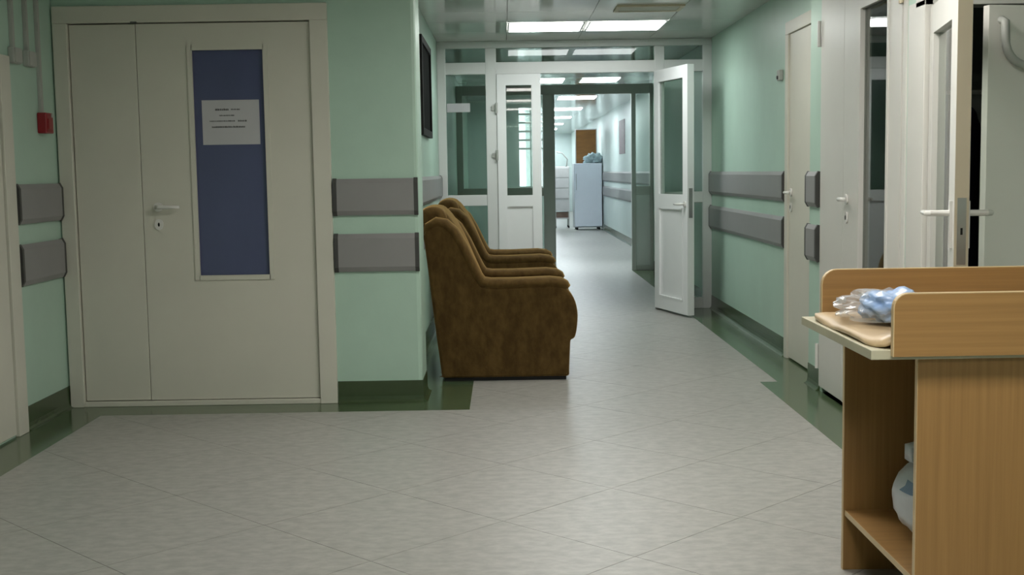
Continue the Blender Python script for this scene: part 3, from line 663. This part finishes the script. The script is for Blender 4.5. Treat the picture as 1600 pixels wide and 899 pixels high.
# ------------------------------------------------------------ changing table
ct = thing('changing_table', 'beech wood changing table with raised guards and an open lower shelf', 'table', (1.45, 3.38, 0))
X1 = 1.95
part('side_panel', box(1.045, X1, 3.05, 3.068, 0, 0.775, 0.001), 'beech_v', ct)
part('edge', box(1.0435, 1.045, 3.0502, 3.0678, 0.0, 0.775), 'edge_band', ct)
part('side_panel', box(1.045, X1, 3.71, 3.728, 0, 0.775, 0.001), 'beech_v', ct)
part('edge', box(1.0435, 1.045, 3.7102, 3.7278, 0.0, 0.775), 'edge_band', ct)
part('back_panel', box(X1-0.018, X1, 3.068, 3.71, 0.10, 0.775), 'beech_v', ct)
part('shelf', box(1.05, X1-0.018, 3.068, 3.71, 0.174, 0.192), 'beech_h', ct)
part('edge', box(1.0485, 1.05, 3.0685, 3.7095, 0.1745, 0.1915), 'edge_band', ct)
part('top_board', box(0.915, X1, 3.018, 3.735, 0.775, 0.80, 0.002), 'laminate', ct, label='pale laminate top board')
def guard(y0, y1, x0, z0, z1, r):
    pts = [(x0, z0), (X1, z0), (X1, z1), (x0+r, z1)] + [(x0+r-r*math.sin(PI/2*k/6), z1-r+r*math.cos(PI/2*k/6)) for k in range(1, 7)]
    g_ = part('guard', prism(BM(), pts, y0, y1, 'y'), 'beech_h', ct)
    q = [(X1, z1), (x0+r, z1)] + [(x0+r-r*math.sin(PI/2*k/6), z1-r+r*math.cos(PI/2*k/6)) for k in range(1, 7)] + [(x0, z0)]
    bm = BM(); e = 0.0025; V = []
    for i, (x, z) in enumerate(q):
        a = Vector(q[max(i-1, 0)]); b = Vector(q[min(i+1, len(q)-1)]); d = (b-a).normalized(); n_ = Vector((d.y, -d.x))
        V.append([bm.verts.new(v) for v in ((x, y0-0.0004, z), (x+n_.x*e, y0-0.0004, z+n_.y*e), (x+n_.x*e, y1+0.0004, z+n_.y*e), (x, y1+0.0004, z))])
    for i in range(len(V)-1):
        for k in range(4): bm.faces.new((V[i][k], V[i][(k+1) % 4], V[i+1][(k+1) % 4], V[i+1][k]))
    bmesh.ops.recalc_face_normals(bm, faces=bm.faces[:])
    part('edge', bm, 'edge_band', g_)
guard(3.000, 3.018, 0.967, 0.785, 0.942, 0.035)
guard(3.735, 3.753, 0.980, 0.775, 0.943, 0.045)
# mat on the table
mt = thing('changing_mat', 'rumpled beige oilcloth mat lying on the changing table', 'mat', (1.40, 3.38, 0.80))
def wavy(z, th, nx=40, ny=26):
    bm = BM(); V = {}
    x0, x1, y0, y1 = 0.926, 1.92, 3.035, 3.728
    for i in range(nx+1):
        for j in range(ny+1):
            u, v = i/nx, j/ny
            xs = x0 + 0.03*(max(0, 0.12-v)/0.12)**2 + 0.045*(max(0, v-0.80)/0.20)**2
            x = xs + (x1-xs)*u; y = y0+(y1-y0)*v
            lift = 0.012*max(0, noise.noise(Vector((x*9, y*7, 1)))) + 0.022*math.exp(-((y-3.05)/0.07)**2)*max(0, math.sin((x-0.945)*32))*math.exp(-max(0, x-0.98)*4) + 0.010*math.exp(-((x-0.93)/0.03)**2)*(0.5+0.5*math.sin(y*14))
            e = min(1, min(u*nx, (1-u)*nx, v*ny, (1-v)*ny)/2)
            V[i, j, 1] = bm.verts.new((x, y, z + lift + th*(0.35+0.65*math.sqrt(e)))); V[i, j, 0] = bm.verts.new((x, y, z + (lift if e < 1 else 0)*0.6))
    for i in range(nx):
        for j in range(ny):
            bm.faces.new((V[i, j, 1], V[i+1, j, 1], V[i+1, j+1, 1], V[i, j+1, 1])); bm.faces.new((V[i, j+1, 0], V[i+1, j+1, 0], V[i+1, j, 0], V[i, j, 0]))
    for i in range(nx):
        bm.faces.new((V[i, 0, 0], V[i+1, 0, 0], V[i+1, 0, 1], V[i, 0, 1])); bm.faces.new((V[i+1, ny, 0], V[i, ny, 0], V[i, ny, 1], V[i+1, ny, 1]))
    for j in range(ny):
        bm.faces.new((V[0, j+1, 0], V[0, j, 0], V[0, j, 1], V[0, j+1, 1])); bm.faces.new((V[nx, j, 0], V[nx, j+1, 0], V[nx, j+1, 1], V[nx, j, 1]))
    return bm
part('cover', wavy(0.801, 0.019), 'oilcloth', mt, True)
pk = thing('plastic_package', 'crumpled light blue package in clear film on the changing mat', 'package', (1.13, 3.38, 0.83))
part('bundle', blob(BM(), 1.085, 3.36, 0.870, 0.095, 0.10, 0.048, 0.30, 2.4, 2, 4, 0.829), 'bag_blue', pk, True)
part('wrapper', blob(BM(), 1.055, 3.42, 0.862, 0.115, 0.12, 0.046, 0.35, 3.0, 5, 4, 0.8285), 'clear_film', pk, False)
# white bag on the shelf
wb = thing('shelf_bag', 'stuffed white plastic bag on the lower shelf of the changing table', 'bag', (1.26, 3.38, 0.192))
part('sack', blob(BM(), 1.255, 3.38, 0.315, 0.155, 0.17, 0.124, 0.08, 2.0, 4, 4, 0.1925), 'bag_white', wb, True)
part('knot', puff(BM(), [(1.135, 0.425), (1.135, 0.468), (1.165, 0.475), (1.20, 0.46), (1.19, 0.42)], 3.36, 3.42, 0.008, smooth=1), 'bag_white', wb, True)
bm = blob(BM(), 1.255, 3.38, 0.315, 0.157, 0.172, 0.126, 0.08, 2.0, 4, 4)
kill = [v for v in bm.verts if not (v.co.x < 1.16 and v.co.y < 3.36 and 0.335 < v.co.z < 0.385)]
bmesh.ops.delete(bm, geom=kill, context='VERTS')
part('print_patch', bm, 'bag_print', wb, True, label='blue printed patch')

# ------------------------------------------------------------ cloakroom behind door_4
cr = thing('coat_rail', 'white coat rail inside the dark cloakroom', 'rail', (2.55, 5.75, 1.60))
part('rod', tube(BM(), [(1.90, 5.75, 1.60), (3.28, 5.75, 1.60)], 0.012, 10), 'white_handle', cr)
for x in (1.96, 3.2): part('bracket', box(x-0.01, x+0.01, 5.735, 5.765, 1.60, 2.43), 'white_handle', cr)
def coat(x, m, label):
    t = thing('coat', label, 'coat', (x, 5.75, 0.55))
    body = [(-0.20, 0.55), (-0.19, 1.0), (-0.20, 1.30), (-0.225, 1.44), (-0.12, 1.50), (-0.05, 1.53), (0.05, 1.53), (0.12, 1.50), (0.225, 1.44), (0.20, 1.30), (0.19, 1.0), (0.20, 0.55)]
    bm = puff(BM(), [(p[0], p[1]) for p in body], -0.06, 0.06, 0.04, smooth=2, wob=0.02); rot_bm(bm, PI/2-0.5, (0, 0, 0)); bmesh.ops.translate(bm, vec=(x, 5.75, 0), verts=bm.verts[:])
    part('body', bm, m, t, True)
    for sg in (-1, 1):
        bm = tube(BM(), [(sg*0.21, 0, 1.42), (sg*0.255, 0.01, 1.15), (sg*0.25, 0.0, 0.85)], [0.06, 0.055, 0.045], 12); rot_bm(bm, PI/2-0.5, (0, 0, 0)); bmesh.ops.translate(bm, vec=(x, 5.75, 0), verts=bm.verts[:])
        part('sleeve', bm, m, t, True)
    part('hook', tube(BM(), [(x, 5.75, 1.52), (x, 5.734, 1.565), (x, 5.7335, 1.60), (x, 5.742, 1.6145), (x, 5.758, 1.6145), (x, 5.7665, 1.60)], 0.003, 6), 'steel', t)
coat(2.16, 'navy_cloth', 'dark navy coat hanging in the cloakroom gap')
coat(2.38, 'dark_cloth', 'black coat hanging in the cloakroom behind the navy coat')

# ------------------------------------------------------------ far corridor
fr = thing('refrigerator', 'white single door refrigerator standing in the far corridor', 'refrigerator', (1.80, 26.3, 0))
FX0, FX1, FY = 1.50, 2.095, 26.0
part('body', box(FX0, FX1, FY+0.05, FY+0.62, 0.05, 1.42, 0.01), 'fridge_side', fr)
dr = part('door', box(FX0+0.01, FX1-0.005, FY, FY+0.046, 0.07, 1.415, 0.012), 'fridge_white', fr)
part('handle', box(FX0+0.03, FX0+0.05, FY-0.03, FY, 0.85, 1.2, 0.005), 'fridge_side', dr)
for x in (FX0+0.06, FX1-0.06):
    for y in (FY+0.1, FY+0.56): part('foot', box(x-0.02, x+0.02, y-0.02, y+0.02, 0, 0.05), 'black', fr)
bb = thing('brown_board', 'tall brown wooden board standing on top of the refrigerator', 'board', (1.78, 26.5, 1.42))
part('board', box(1.57, 2.01, 26.46, 26.48, 1.42, 2.14, 0.003), 'brown_board', bb)
bm = BM(); bx(bm, 1.555, 1.575, 26.45, 26.49, 1.42, 2.16); bx(bm, 2.005, 2.025, 26.45, 26.49, 1.42, 2.16); bx(bm, 1.575, 2.005, 26.45, 26.49, 2.14, 2.16)
part('frame', bm, 'trolley_white', bb)
tb = tag(link('cloth_bundle', blob(BM(), 1.93, 26.25, 1.50, 0.19, 0.14, 0.14, 0.55, 2.2, 8, 4, 1.42), 'teal_cloth', True), 'pale teal cloth bundle lying on top of the refrigerator', 'cloth')
tr = thing('medical_trolley', 'white medical trolley beside the refrigerator', 'trolley', (1.28, 27.2, 0))
part('body', box(1.12, 1.45, 27.0, 27.45, 0.38, 1.36, 0.01), 'trolley_white', tr)
for k in range(3): part('drawer', box(1.13, 1.44, 26.985, 27.0, 0.66+0.23*k, 0.87+0.23*k, 0.004), 'trolley_white', tr)
part('lower_shelf', box(1.12, 1.45, 27.0, 27.45, 0.20, 0.23), 'trolley_white', tr)
for x in (1.14, 1.43):
    for y in (27.02, 27.43):
        part('leg', box(x-0.012, x+0.012, y-0.012, y+0.012, 0.05, 0.36), 'grey_plastic', tr)
        bm = BM(); tube(bm, [(x-0.012, y, 0.028), (x+0.012, y, 0.028)], 0.028, 10); part('caster', bm, 'black', tr)
part('push_handle', tube(BM(), [(1.40, 27.2, 1.36), (1.42, 27.15, 1.52), (1.30, 27.1, 1.66), (1.18, 27.1, 1.68)], 0.014, 8), 'grey_plastic', tr, True)
part('storage_box', box(1.16, 1.42, 27.02, 27.40, 0.23, 0.35, 0.006), 'box_brown', tr, label='brown storage box on the lower shelf')  # a separate box on the shelf, parented to the trolley
po = tag(link('wall_poster', box(XF-0.008, XF, 21.3, 22.3, 1.55, 2.15), 'poster'), 'pinkish poster on the far corridor wall before the refrigerator', 'poster')
